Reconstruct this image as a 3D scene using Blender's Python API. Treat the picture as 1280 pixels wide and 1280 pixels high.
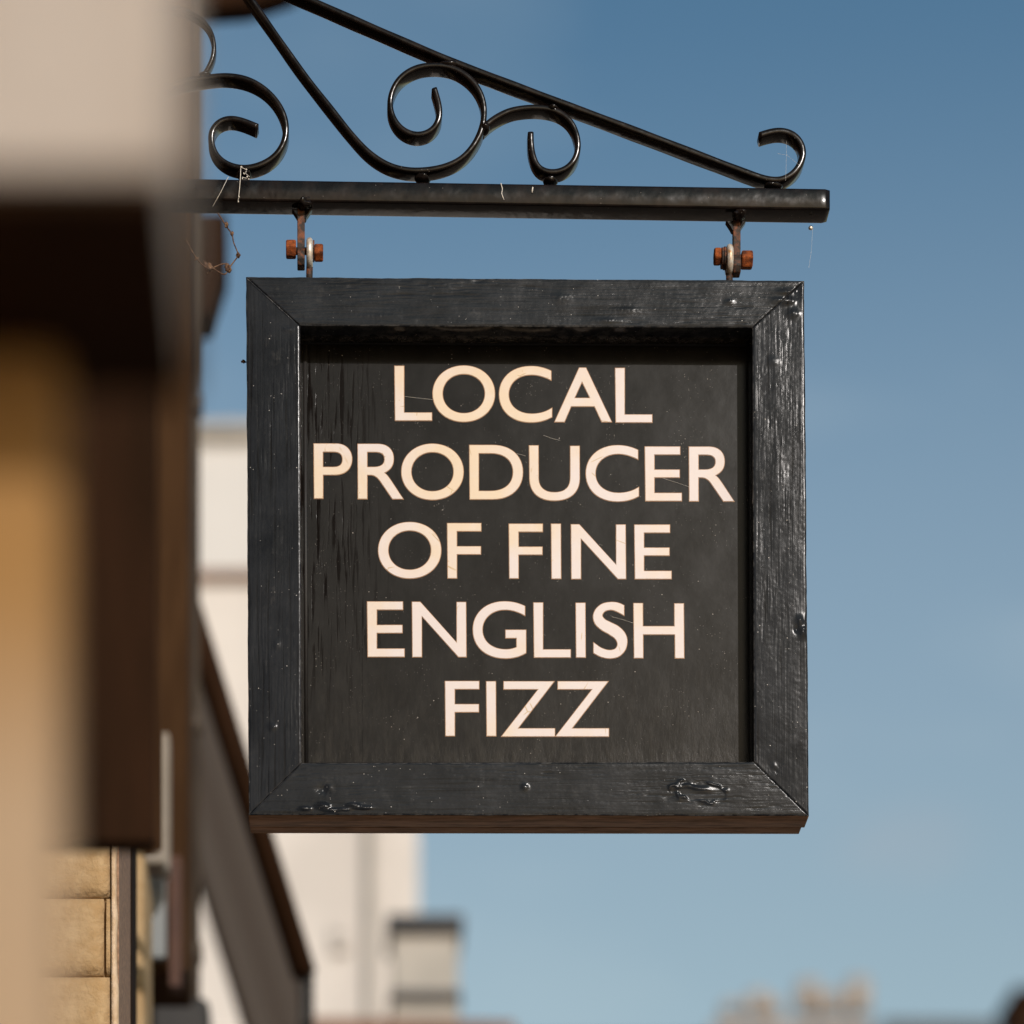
import bpy, bmesh, math, random
import numpy as np
from mathutils import Vector
from mathutils.geometry import tessellate_polygon

random.seed(7)
rng = np.random.default_rng(7)
S = bpy.context.scene
C = S.collection
for o in list(bpy.data.objects):
    bpy.data.objects.remove(o)

# ---------------------------------------------------------------- camera
FPX, PU, PV, CZ, DS = 4300.0, 400.0, 2600.0, 1.6, 4.3     # focal length in photo pixels, optical axis in the photo, eye height, sign distance
cd = bpy.data.cameras.new('camera')
cam = bpy.data.objects.new('camera', cd); C.objects.link(cam)
cam.location = (0, 0, CZ); cam.rotation_euler = (math.radians(90), 0, 0)
cd.sensor_width = 36; cd.lens = 36 * FPX / 1280
cd.shift_x = (640 - PU) / 1280; cd.shift_y = (PV - 640) / 1280
cd.clip_start = .05; cd.clip_end = 3000
cd.dof.use_dof = True; cd.dof.focus_distance = DS + .012; cd.dof.aperture_fstop = 2.6
S.camera = cam

# ---------------------------------------------------------------- sky, sun, exposure
SUN = Vector((.30, -1.0, .52)).normalized()               # towards the sun
el = math.asin(SUN.z); az = math.atan2(SUN.x, SUN.y)
wd = bpy.data.worlds.new('World'); S.world = wd; wd.use_nodes = True
nt = wd.node_tree; nt.nodes.clear()
sky = nt.nodes.new('ShaderNodeTexSky'); sky.sky_type = 'NISHITA'; sky.sun_disc = False
sky.sun_elevation = el; sky.sun_rotation = az
sky.air_density = 1.0; sky.dust_density = 1.2; sky.ozone_density = 1.0
tc = nt.nodes.new('ShaderNodeTexCoord')
mp = nt.nodes.new('ShaderNodeMapping'); mp.inputs['Scale'].default_value = (1.0, 1.0, 3.2)
nz = nt.nodes.new('ShaderNodeTexNoise'); nz.inputs['Scale'].default_value = 7.5; nz.inputs['Detail'].default_value = 5; nz.inputs['Roughness'].default_value = .5
rp = nt.nodes.new('ShaderNodeValToRGB'); rp.color_ramp.elements[0].position = .52; rp.color_ramp.elements[1].position = .85
rp.color_ramp.elements[1].color = (.16, .16, .16, 1)
tint = nt.nodes.new('ShaderNodeMix'); tint.data_type = 'RGBA'; tint.blend_type = 'MULTIPLY'; tint.inputs[0].default_value = 1
tint.inputs[7].default_value = (1.0, 1.0, 1.0, 1)
sx = nt.nodes.new('ShaderNodeSeparateXYZ'); nt.links.new(tc.outputs['Generated'], sx.inputs[0])
er = nt.nodes.new('ShaderNodeValToRGB'); er.color_ramp.interpolation = 'B_SPLINE'      # clear-air deepening of the blue with height
er.color_ramp.elements[0].position = .20; er.color_ramp.elements[0].color = (1.0, .89, .68, 1)
er.color_ramp.elements[1].position = .66; er.color_ramp.elements[1].color = (.27, .505, .57, 1)
for p_, c_ in ((.32, (1.01, .895, .70, 1)), (.42, (1.0, .95, .79, 1)), (.51, (.40, .605, .625, 1))):
    e_ = er.color_ramp.elements.new(p_); e_.color = c_
nt.links.new(sx.outputs[2], er.inputs[0]); nt.links.new(er.outputs[0], tint.inputs[7])
cl = nt.nodes.new('ShaderNodeMix'); cl.data_type = 'RGBA'
cl.inputs[7].default_value = (4.2, 4.8, 4.9, 1)
bg = nt.nodes.new('ShaderNodeBackground'); bg.inputs[1].default_value = .15
wo = nt.nodes.new('ShaderNodeOutputWorld')
L = nt.links.new
L(tc.outputs['Generated'], mp.inputs[0]); L(mp.outputs[0], nz.inputs[0]); L(nz.outputs[0], rp.inputs[0])
L(sky.outputs[0], tint.inputs[6]); L(tint.outputs[2], cl.inputs[6]); L(rp.outputs[0], cl.inputs[0])
d0 = Vector((730, 4300, 1545)).normalized()
vs_ = nt.nodes.new('ShaderNodeVectorMath'); vs_.operation = 'SUBTRACT'; vs_.inputs[1].default_value = d0
vm_ = nt.nodes.new('ShaderNodeVectorMath'); vm_.operation = 'MULTIPLY'; vm_.inputs[1].default_value = (1, 1, 1.9)
vl_ = nt.nodes.new('ShaderNodeVectorMath'); vl_.operation = 'LENGTH'
n2 = nt.nodes.new('ShaderNodeTexNoise'); n2.inputs['Scale'].default_value = 90; n2.inputs['Detail'].default_value = 4
mr = nt.nodes.new('ShaderNodeMapRange'); mr.interpolation_type = 'SMOOTHSTEP'
for i_, v_ in enumerate((.030, .0, 0, .42)): mr.inputs[i_ + 1].default_value = v_
mm = nt.nodes.new('ShaderNodeMath'); mm.operation = 'MULTIPLY'
c2 = nt.nodes.new('ShaderNodeMix'); c2.data_type = 'RGBA'; c2.inputs[7].default_value = (2.9, 2.95, 3.15, 1)
L(tc.outputs['Generated'], vs_.inputs[0]); L(vs_.outputs[0], vm_.inputs[0]); L(vm_.outputs[0], vl_.inputs[0]); L(vl_.outputs['Value'], mr.inputs[0])
L(tc.outputs['Generated'], n2.inputs[0]); L(mr.outputs[0], mm.inputs[0]); L(n2.outputs[0], mm.inputs[1]); L(mm.outputs[0], c2.inputs[0]); L(cl.outputs[2], c2.inputs[6])
L(c2.outputs[2], bg.inputs[0]); L(bg.outputs[0], wo.inputs[0])

sd = bpy.data.lights.new('sun', 'SUN'); sd.energy = 3.2; sd.angle = math.radians(.55); sd.color = (1, .935, .885)
so = bpy.data.objects.new('sun', sd); C.objects.link(so)
so.rotation_euler = SUN.to_track_quat('Z', 'Y').to_euler(); so.location = (2, -2, 8)
S.view_settings.view_transform = 'Standard'; S.view_settings.look = 'None'
S.view_settings.exposure = 0.0; S.view_settings.gamma = 1; S.view_settings.use_curve_mapping = False
S.cycles.use_denoising = True
S.cycles.max_bounces = 6

# ---------------------------------------------------------------- measuring helper: photo pixel at a distance -> place in the street
def W(u, v, d=DS):
    return Vector(((u - PU) / FPX * d, d, CZ + (PV - v) / FPX * d))

def wz_(v, d): return CZ + (PV - v) / FPX * d

# ---------------------------------------------------------------- materials
class N:
    def __init__(s, name, rough=.5, metal=0.0, spec=.5):
        s.m = bpy.data.materials.new(name); s.m.use_nodes = True
        s.t = s.m.node_tree; s.b = s.t.nodes['Principled BSDF']
        s.b.inputs['Roughness'].default_value = rough; s.b.inputs['Metallic'].default_value = metal
        s.b.inputs['Specular IOR Level'].default_value = spec
        s.co = s.t.nodes.new('ShaderNodeTexCoord').outputs['Object']
    def link(s, a, b): s.t.links.new(a, b)
    def mapped(s, scale, loc=(0, 0, 0), rot=(0, 0, 0)):
        n = s.t.nodes.new('ShaderNodeMapping'); n.inputs['Scale'].default_value = scale
        n.inputs['Location'].default_value = loc; n.inputs['Rotation'].default_value = rot
        s.link(s.co, n.inputs[0]); return n.outputs[0]
    def noise(s, scale, detail=4, rough=.55, vec=None, dist=0.0):
        n = s.t.nodes.new('ShaderNodeTexNoise'); n.inputs['Scale'].default_value = scale
        n.inputs['Detail'].default_value = detail; n.inputs['Roughness'].default_value = rough; n.inputs['Distortion'].default_value = dist
        s.link(vec or s.co, n.inputs['Vector']); return n.outputs['Fac']
    def voro(s, scale, vec=None, feature='F1', rnd=1.0):
        n = s.t.nodes.new('ShaderNodeTexVoronoi'); n.inputs['Scale'].default_value = scale; n.feature = feature
        n.inputs['Randomness'].default_value = rnd
        s.link(vec or s.co, n.inputs['Vector']); return n
    def ramp(s, f, stops, interp='LINEAR'):
        n = s.t.nodes.new('ShaderNodeValToRGB'); e = n.color_ramp.elements; n.color_ramp.interpolation = interp
        def col(c): return (c, c, c, 1) if isinstance(c, (int, float)) else tuple(c) + (1,)
        e[0].position, e[0].color = stops[0][0], col(stops[0][1]); e[1].position, e[1].color = stops[-1][0], col(stops[-1][1])
        for p, c in stops[1:-1]:
            k = e.new(p); k.color = col(c)
        s.link(f, n.inputs[0]); return n.outputs[0]
    def mix(s, f, a, b, mode='MIX'):
        n = s.t.nodes.new('ShaderNodeMix'); n.data_type = 'RGBA'; n.blend_type = mode
        for v, i in ((f, 0), (a, 6), (b, 7)):
            if isinstance(v, (int, float)): n.inputs[i].default_value = v if i == 0 else (v, v, v, 1)
            elif isinstance(v, tuple): n.inputs[i].default_value = v + (1,)
            else: s.link(v, n.inputs[i])
        return n.outputs[2]
    def math(s, op, a, b=0.0, c=0.0):
        n = s.t.nodes.new('ShaderNodeMath'); n.operation = op
        for i, v in enumerate((a, b, c)):
            if isinstance(v, (int, float)): n.inputs[i].default_value = v
            else: s.link(v, n.inputs[i])
        return n.outputs[0]
    def sep(s):
        n = s.t.nodes.new('ShaderNodeSeparateXYZ'); s.link(s.co, n.inputs[0]); return n.outputs
    def range(s, f, a, b, c=0.0, d=1.0, smooth=True):
        n = s.t.nodes.new('ShaderNodeMapRange'); n.interpolation_type = 'SMOOTHSTEP' if smooth else 'LINEAR'
        for i, v in enumerate((a, b, c, d)): n.inputs[i + 1].default_value = v
        s.link(f, n.inputs[0]); return n.outputs[0]
    def color(s, c):
        if isinstance(c, tuple): s.b.inputs['Base Color'].default_value = c + (1,)
        else: s.link(c, s.b.inputs['Base Color'])
    def rough(s, r): s.link(r, s.b.inputs['Roughness'])
    def bump(s, h, dist=.001, strength=1.0, prev=None):
        n = s.t.nodes.new('ShaderNodeBump'); n.inputs['Distance'].default_value = dist; n.inputs['Strength'].default_value = strength
        s.link(h, n.inputs['Height'])
        if prev: s.link(prev, n.inputs['Normal'])
        s.link(n.outputs[0], s.b.inputs['Normal']); return n.outputs[0]

def specks(n, scale, thr, vec=None):
    """small scattered dots: 1 inside a dot"""
    v = n.voro(scale, vec)
    d = n.range(v.outputs['Distance'], thr * .6, thr, 1, 0)
    sel = n.t.nodes.new('ShaderNodeSeparateColor'); n.link(v.outputs['Color'], sel.inputs[0])
    pick = n.math('GREATER_THAN', sel.outputs[0], .62)
    return n.math('MULTIPLY', d, pick)

def mat_frame(name, along):
    n = N(name, .35, spec=.105 if along == 'x' else .06)
    st = (6, 40, 220) if along == 'x' else (220, 40, 6)
    g = n.noise(1.0, 6, .62, n.mapped(st), .4)
    big = n.noise(14, 3)
    fine = n.noise(900, 3, .6)
    c = n.mix(n.ramp(big, [(.35, 0), (.65, 1)]), (.0105, .0120, .0148), (.0185, .0205, .0245))
    c = n.mix(n.ramp(g, [(.3, 1), (.46, 0)]), c, (.006, .006, .0065))
    worn = n.math('MULTIPLY', n.ramp(n.noise(30, 5, .7), [(.56, 0), (.72, 1)]), n.ramp(g, [(.5, 0), (.6, 1)]))
    c = n.mix(n.math('MULTIPLY', worn, .45), c, (.07, .066, .062))
    sp = specks(n, 85, .062)
    sp2 = specks(n, 230, .12)
    sp = n.math('MAXIMUM', sp, n.math('MULTIPLY', sp2, n.ramp(n.noise(25, 2), [(.5, 0), (.62, 1)])))
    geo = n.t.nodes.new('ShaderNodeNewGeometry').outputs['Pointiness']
    wear_highlight = n.math('MULTIPLY', n.range(geo, .515, .56), n.ramp(n.noise(90, 4, .65), [(.42, 0), (.6, 1)]))  # worn edges, lightened to paint in the highlight along the frame's lip
    c = n.mix(n.math('MULTIPLY', wear_highlight, .6), c, (.16, .155, .15))
    c = n.mix(n.math('MULTIPLY', sp, .85), c, (.55, .52, .49))
    n.color(c)
    n.rough(n.range(n.noise(60, 4), .3, .7, .11, .20, False))
    h = n.math('ADD', n.math('MULTIPLY', g, 1.0), n.math('MULTIPLY', fine, .12))
    h = n.math('ADD', h, n.math('MULTIPLY', sp, .35))
    n.bump(h, .00028 if along == 'x' else .00019, .8)
    return n.m

def mat_panel():
    n = N('sign_panel_black_paint', .42, spec=.10)
    x, y, z = n.sep()
    # coordinates are metres from the middle of the sign's top edge
    left = n.range(x, -.13, -.27, 0, 1)
    midl = n.range(x, -.02, -.24, 0, 1)
    low = n.range(z, -.52, -.60, 0, 1)
    streak = n.noise(1.0, 4, .55, n.mapped((190, 1, 11)), .35)
    crack = n.math('MULTIPLY', n.ramp(streak, [(.52, 0), (.60, 1)]), n.math('MULTIPLY', left, n.range(z, -.56, -.38, .15, 1)))
    dust = n.noise(26, 6, .68, n.mapped((1, 1, .6)))
    c = n.mix(n.ramp(dust, [(.35, 0), (.7, 1)]), (.0088, .0083, .0082), (.0138, .0130, .0126))
    smear = n.math('MULTIPLY', n.ramp(n.noise(60, 6, .72, n.mapped((1.6, 1, .5))), [(.42, 0), (.72, 1)]), n.math('MAXIMUM', low, n.math('MULTIPLY', n.range(z, -.36, -.6), .6)))
    c = n.mix(n.math('MULTIPLY', smear, .5), c, (.045, .040, .034))
    c = n.mix(n.math('MULTIPLY', crack, .7), c, (.005, .0035, .003))
    # narrow board joint left of the lettering
    jt = n.math('MULTIPLY', n.math('LESS_THAN', n.math('ABSOLUTE', n.math('SUBTRACT', x, -.2035)), .0006), n.range(z, -.3, -.42))
    jt = n.math('MULTIPLY', jt, n.ramp(n.noise(40, 3), [(.42, 0), (.5, 1)]))
    c = n.mix(n.math('MULTIPLY', jt, .8), c, (.003, .003, .003))
    s1 = specks(n, 62, .045); s2 = specks(n, 180, .10); s3 = specks(n, 330, .14)
    cl = n.ramp(n.noise(22, 3), [(.48, 0), (.62, 1)])
    sp = n.math('MAXIMUM', s1, n.math('MULTIPLY', n.math('MAXIMUM', s2, n.math('MULTIPLY', s3, .6)), cl))
    c = n.mix(n.math('MULTIPLY', sp, .8), c, (.46, .42, .38))
    n.color(c)
    n.link(n.math('MULTIPLY', n.math('SUBTRACT', 1.0, crack), .10), n.b.inputs['Specular IOR Level'])
    n.rough(n.range(dust, .3, .7, .155, .20, False))
    h = n.math('SUBTRACT', n.math('MULTIPLY', n.noise(70, 5), .25), n.math('MULTIPLY', crack, .12))
    h = n.math('ADD', h, n.math('MULTIPLY', n.noise(1., 4, .6, n.mapped((160, 1, 6))), .03))
    h = n.math('ADD', h, n.math('MULTIPLY', sp, .5))
    h = n.math('ADD', h, n.math('MULTIPLY', smear, .3))
    n.bump(h, .0004, .7)
    return n.m

def mat_letters():
    n = N('cream_lettering_paint', .45, spec=.35)
    a = n.noise(7, 4); b = n.noise(38, 4)
    c = n.mix(n.ramp(a, [(.48, 0), (.66, 1)]), (.60, .525, .505), (.62, .49, .35))
    c = n.mix(n.math('MULTIPLY', n.ramp(b, [(.5, 0), (.7, 1)]), .35), c, (.62, .565, .545))
    v = n.voro(28, n.mapped((1, 1, 1)), 'DISTANCE_TO_EDGE')
    hair = n.math('MULTIPLY', n.math('LESS_THAN', v.outputs['Distance'], .014), n.ramp(n.noise(24, 2), [(.60, 0), (.64, 1)]))
    c = n.mix(n.math('MULTIPLY', hair, .7), c, (.42, .27, .09))
    chip = n.math('MULTIPLY', specks(n, 160, .13), n.ramp(n.noise(30, 2), [(.6, 0), (.66, 1)]))
    c = n.mix(n.math('MULTIPLY', chip, .8), c, (.45, .26, .06))
    n.color(c)
    n.bump(n.noise(120, 3), .0002, .4)
    return n.m

def mat_iron():
    n = N('black_gloss_iron', .25, spec=.17)
    c = n.mix(n.ramp(n.noise(45, 4), [(.45, 0), (.7, 1)]), (.006, .0045, .004), (.014, .0095, .008))
    sp = n.math('MULTIPLY', specks(n, 120, .08), .5)
    c = n.mix(sp, c, (.25, .22, .20))
    n.color(c)
    n.rough(n.range(n.noise(70, 4), .3, .7, .11, .21, False))
    h = n.math('ADD', n.noise(38, 2), n.math('MULTIPLY', n.noise(260, 2), .05))
    n.bump(h, .0009, .7)
    return n.m

def mat_simple(name, c1, c2, scale=20, rough=.7, bump=.002, bs=60, spec=.4, metal=0, stretch=(1, 1, 1), lo=.38, hi=.66):
    n = N(name, rough, metal, spec)
    n.color(n.mix(n.ramp(n.noise(scale, 5, .6, n.mapped(stretch)), [(lo, 0), (hi, 1)]), c1, c2))
    n.bump(n.noise(bs, 5, .6, n.mapped(stretch)), bump, .7)
    return n.m

M = {}
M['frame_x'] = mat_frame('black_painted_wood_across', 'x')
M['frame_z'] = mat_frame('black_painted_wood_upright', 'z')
M['panel'] = mat_panel()
M['letter'] = mat_letters()
M['gold'] = mat_simple('ochre_lettering_edge', (.26, .12, .045), (.34, .18, .07), 60, .5, .0002)
M['iron'] = mat_iron()
M['brown_wood'] = mat_simple('bare_brown_wood', (.15, .080, .040), (.33, .19, .11), 1, .65, .0012, 1, stretch=(25, 160, 160))
M['rust'] = mat_simple('orange_rust', (.30, .075, .018), (.06, .018, .009), 110, .85, .0012, 500, spec=.2)
M['dark_rust'] = mat_simple('dark_rusty_steel', (.022, .013, .009), (.16, .05, .018), 120, .7, .0008, 400, lo=.45, hi=.62)
M['galv'] = mat_simple('worn_galvanised_steel', (.62, .58, .52), (.42, .22, .08), 110, .38, .0005, 300, metal=.35, lo=.45, hi=.72)
M['web'] = mat_simple('old_cobweb_silk', (.55, .50, .44), (.7, .66, .6), 300, .6, .0002)
M['twig'] = mat_simple('dried_tendril', (.05, .022, .014), (.20, .11, .055), 160, .8, .0005, 300)
M['ochre_stone'] = mat_simple('ochre_limewashed_stone', (.38, .245, .115), (.49, .345, .19), 34, .9, .004, 150)
M['pale_stone'] = mat_simple('pale_cream_stone', (.345, .29, .25), (.40, .345, .305), 9, .9, .002, 80)
M['tan_stone'] = mat_simple('tan_stone', (.31, .205, .110), (.37, .27, .175), 5, .9, .002, 60)
_n = N('stone_bounce_fade_from_pale_foot_to_amber', .9, spec=.3)
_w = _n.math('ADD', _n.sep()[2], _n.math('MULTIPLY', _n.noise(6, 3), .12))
_n.color(_n.mix(_n.range(_w, wz_(1080, 1.45) + .06, wz_(600, 1.45) + .06), (.34, .24, .155), (.26, .14, .048)))  # sunlit bounce fade painted into the stone, paler towards the foot
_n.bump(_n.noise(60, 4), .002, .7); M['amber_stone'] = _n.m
M['mortar'] = mat_simple('dark_mortar', (.20, .13, .065), (.28, .19, .10), 60, .95, .002, 150)
M['arris'] = mat_simple('pale_lit_arris', (.62, .47, .33), (.48, .33, .19), 70, .85, .002, 200)
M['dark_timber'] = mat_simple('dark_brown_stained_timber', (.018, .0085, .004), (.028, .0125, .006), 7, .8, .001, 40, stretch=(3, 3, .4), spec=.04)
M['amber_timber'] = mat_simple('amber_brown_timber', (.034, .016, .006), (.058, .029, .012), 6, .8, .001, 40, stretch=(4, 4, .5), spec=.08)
M['grey_pipe'] = mat_simple('taupe_painted_metal', (.050, .039, .031), (.078, .062, .048), 6, .7, .001, 40, spec=.1)
M['white_wood'] = mat_simple('white_painted_wood', (.19, .16, .125), (.24, .205, .165), 10, .6, .0005)
M['red_brick'] = mat_simple('red_brown_painted_board', (.050, .018, .010), (.075, .030, .016), 8, .7, .001)
M['render_w'] = mat_simple('white_rendered_wall', (.50, .49, .485), (.56, .55, .545), 1.2, .9, .004, 8)
M['render_c'] = mat_simple('cream_rendered_wall', (.50, .465, .44), (.66, .62, .59), .9, .9, .004, 8)
M['tile'] = mat_simple('brown_clay_tile', (.12, .062, .04), (.19, .105, .07), 3, .85, .01, 6)
M['slate'] = mat_simple('dark_slate', (.032, .034, .04), (.055, .057, .062), 2, .7, .005, 6)
M['canvas'] = None
M['black'] = mat_simple('matt_black_paint', (.010, .009, .009), (.018, .016, .015), 8, .6, .0005)
M['grey_stone'] = mat_simple('weathered_grey_stone', (.34, .32, .29), (.42, .39, .355), 3, .9, .006, 12)
M['brick_far'] = mat_simple('buff_brick', (.27, .235, .21), (.32, .28, .25), 3, .9, .006, 12)
M['clay_pot'] = mat_simple('terracotta_pot', (.30, .24, .19), (.35, .285, .23), 3, .8, .003, 12)
M['paving'] = mat_simple('worn_paving', (.22, .17, .13), (.30, .24, .19), .8, .9, .004, 12)
_n = N('window_glass', .08, spec=.6); _n.color((.05, .06, .07)); M['glass'] = _n.m
M['grey_pane'] = mat_simple('blue_grey_painted_panel', (.15, .165, .17), (.20, .215, .22), 5, .5, .0005)
_n = N('taupe_awning_canvas', .9, spec=.15)
_st = _n.ramp(_n.math('FRACT', _n.math('MULTIPLY', _n.sep()[1], .95)), [(.0, .15), (.22, .2), (.34, 1), (.62, 1), (.76, .15)])
_n.color(_n.mix(_st, (.085, .062, .048), (.33, .275, .235)))
_tr = _n.t.nodes.new('ShaderNodeBsdfTranslucent'); _tr.inputs[0].default_value = (.17, .125, .10, 1)
_ad = _n.t.nodes.new('ShaderNodeMixShader'); _ad.inputs[0].default_value = .5
_out = _n.t.nodes['Material Output']
_n.link(_n.b.outputs[0], _ad.inputs[1]); _n.link(_tr.outputs[0], _ad.inputs[2]); _n.link(_ad.outputs[0], _out.inputs[0])
M['canvas'] = _n.m

# ---------------------------------------------------------------- object helpers
def tag(o, label=None, cat=None, group=None, kind=None):
    if label: o['label'] = label
    if cat: o['category'] = cat
    if group: o['group'] = group
    if kind: o['kind'] = kind
    return o

def root(name, loc, label, cat, group=None):
    o = bpy.data.objects.new(name, None); C.objects.link(o); o.location = loc
    o.empty_display_size = .05
    return tag(o, label, cat, group)

def wloc(o):
    v = Vector((0, 0, 0))
    while o: v += o.location; o = o.parent
    return v

def link_mesh(name, me, mats, parent=None, origin=None, smooth=True):
    """mesh given in street coordinates; stored relative to its own origin"""
    o = bpy.data.objects.new(name, me); C.objects.link(o)
    base = wloc(parent) if parent else Vector((0, 0, 0))
    org = Vector(origin) if origin is not None else base
    n = len(me.vertices); co = np.empty(n * 3); me.vertices.foreach_get('co', co)
    co = (co.reshape(-1, 3) - np.array(org)).ravel(); me.vertices.foreach_set('co', co)
    if parent: o.parent = parent
    o.location = org - base
    for m in (mats if isinstance(mats, (list, tuple)) else [mats]): me.materials.append(M[m])
    if smooth: me.polygons.foreach_set('use_smooth', [True] * len(me.polygons))
    me.update()
    return o

def from_py(name, vs, fs, mats, parent=None, origin=None, smooth=False, mi=None):
    me = bpy.data.meshes.new(name); me.from_pydata([tuple(v) for v in vs], [], fs)
    if mi: me.polygons.foreach_set('material_index', mi)
    bm = bmesh.new(); bm.from_mesh(me); bmesh.ops.recalc_face_normals(bm, faces=bm.faces); bm.to_mesh(me); bm.free()
    return link_mesh(name, me, mats, parent, origin, smooth)

def box(name, a, b, mat, parent=None, bevel=0.0, origin=None, seg=2):
    bm = bmesh.new(); x0, y0, z0 = (min(p, q) for p, q in zip(a, b)); x1, y1, z1 = (max(p, q) for p, q in zip(a, b))
    r = bmesh.ops.create_cube(bm, size=1)
    for v in r['verts']:
        v.co = Vector((x0 + (v.co.x + .5) * (x1 - x0), y0 + (v.co.y + .5) * (y1 - y0), z0 + (v.co.z + .5) * (z1 - z0)))
    if bevel:
        bmesh.ops.bevel(bm, geom=bm.edges[:], offset=bevel, segments=seg, affect='EDGES', profile=.5)
    me = bpy.data.meshes.new(name); bm.to_mesh(me); bm.free()
    return link_mesh(name, me, mat, parent, origin, smooth=False)

def prism(name, poly, y0, y1, mat, parent=None, bevel=0.0):
    """poly = [(x,z)] extruded from y0 to y1"""
    bm = bmesh.new()
    f = [bm.verts.new((x, y0, z)) for x, z in poly]; g = [bm.verts.new((x, y1, z)) for x, z in poly]
    bm.faces.new(f); bm.faces.new(list(reversed(g)))
    k = len(poly)
    for i in range(k): bm.faces.new((f[i], g[i], g[(i + 1) % k], f[(i + 1) % k]))
    bmesh.ops.recalc_face_normals(bm, faces=bm.faces)
    if bevel: bmesh.ops.bevel(bm, geom=bm.edges[:], offset=bevel, segments=2, affect='EDGES', profile=.5)
    me = bpy.data.meshes.new(name); bm.to_mesh(me); bm.free()
    return link_mesh(name, me, mat, parent, None, smooth=False)

def spline(pts, step=.0025, closed=False):
    P = [np.array(p, float) for p in pts]; out = []
    k = len(P)
    for i in range(k - 1):
        p0 = P[i - 1] if i else 2 * P[0] - P[1]; p1 = P[i]; p2 = P[i + 1]; p3 = P[i + 2] if i + 2 < k else 2 * P[-1] - P[-2]
        t0 = 0; t1 = np.linalg.norm(p1 - p0) ** .5; t2 = t1 + np.linalg.norm(p2 - p1) ** .5; t3 = t2 + np.linalg.norm(p3 - p2) ** .5
        m = max(2, int(np.linalg.norm(p2 - p1) / step))
        for j in range(m):
            t = t1 + (t2 - t1) * j / m
            A1 = (t1 - t) / (t1 - t0) * p0 + (t - t0) / (t1 - t0) * p1
            A2 = (t2 - t) / (t2 - t1) * p1 + (t - t1) / (t2 - t1) * p2
            A3 = (t3 - t) / (t3 - t2) * p2 + (t - t2) / (t3 - t2) * p3
            B1 = (t2 - t) / (t2 - t0) * A1 + (t - t0) / (t2 - t0) * A2
            B2 = (t3 - t) / (t3 - t1) * A2 + (t - t1) / (t3 - t1) * A3
            out.append((t2 - t) / (t2 - t1) * B1 + (t - t1) / (t2 - t1) * B2)
    out.append(P[-1]); return out

def smooth_pts(pts, it=3):
    P = [p.copy() for p in pts]
    for _ in range(it):
        P = [P[0]] + [(P[i - 1] + 2 * P[i] + P[i + 1]) / 4 for i in range(1, len(P) - 1)] + [P[-1]]
    return P

def ribbon(name, pix, mat, parent, thick=.0075, width=.0235, d=4.333, ends=(1, 1)):
    """flat bar bent in the bracket's plane; pix = centre line"""
    c = smooth_pts(spline([tuple(W(u, v, d)) for u, v in pix]), 14)
    n = len(c); vs = []; fs = []
    a, b, r = thick / 2, width / 2, .0022
    prof = []
    for sx, sy, a0 in ((1, 1, 0), (-1, 1, 90), (-1, -1, 180), (1, -1, 270)):
        for q in (0, 45, 90):
            t = math.radians(a0 + q); prof.append((sx * (a - r) + r * math.cos(t), sy * (b - r) + r * math.sin(t)))
    K = len(prof)
    for i in range(n):
        t = c[min(i + 1, n - 1)] - c[max(i - 1, 0)]; t /= np.linalg.norm(t)
        nn = np.array((-t[2], 0, t[0])); sc = 1.0
        e0 = np.linalg.norm(c[i] - c[0]); e1 = np.linalg.norm(c[i] - c[-1])
        wob = 1 + .04 * math.sin(i * .21) + .03 * math.sin(i * .067 + 1)
        for px, py in prof:
            vs.append(c[i] + nn * px * wob + np.array((0, py * (.97 + .03 * wob), 0)))
    for i in range(n - 1):
        for k in range(K):
            k2 = (k + 1) % K; fs.append((i * K + k, i * K + k2, (i + 1) * K + k2, (i + 1) * K + k))
    fs.append(tuple(range(K))); fs.append(tuple((n - 1) * K + k for k in range(K)))
    return from_py(name, vs, fs, mat, parent, smooth=True)

def tube(name, pts, r, mat, parent=None, seg=8, taper=None, origin=None, dense=None):
    c = [np.array(p, float) for p in pts]
    if dense: c = spline([tuple(p) for p in c], dense)
    n = len(c); vs = []; fs = []
    up = np.array((0.13, 1.0, .21)); up /= np.linalg.norm(up)
    for i in range(n):
        t = c[min(i + 1, n - 1)] - c[max(i - 1, 0)]; t /= (np.linalg.norm(t) + 1e-12)
        a = np.cross(t, up); a /= (np.linalg.norm(a) + 1e-12); b = np.cross(t, a)
        rr = r * (taper(i / (n - 1)) if taper else 1)
        for k in range(seg):
            th = 2 * math.pi * k / seg; vs.append(c[i] + rr * (a * math.cos(th) + b * math.sin(th)))
    for i in range(n - 1):
        for k in range(seg):
            k2 = (k + 1) % seg; fs.append((i * seg + k, i * seg + k2, (i + 1) * seg + k2, (i + 1) * seg + k))
    fs.append(tuple(range(seg))); fs.append(tuple((n - 1) * seg + k for k in range(seg)))
    return from_py(name, vs, fs, mat, parent, origin, smooth=True)

def blob(name, c, r, mat, parent, seed=0, amp=.25):
    bm = bmesh.new(); bmesh.ops.create_icosphere(bm, subdivisions=3, radius=1)
    rr = random.Random(seed); ph = [rr.uniform(0, 6.28) for _ in range(9)]
    for v in bm.verts:
        p = v.co.copy()
        s = 1 + amp * (math.sin(3 * p.x + ph[0]) * math.sin(4 * p.y + ph[1]) + .6 * math.sin(6 * p.z + ph[2]) * math.sin(5 * p.x + ph[3]) + .35 * math.sin(11 * p.y + ph[4]) * math.sin(9 * p.z + ph[5]))
        v.co = Vector((c[0] + p.x * r[0] * s, c[1] + p.y * r[1] * s, c[2] + p.z * r[2] * s))
    me = bpy.data.meshes.new(name); bm.to_mesh(me); bm.free()
    return link_mesh(name, me, mat, parent)

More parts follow.
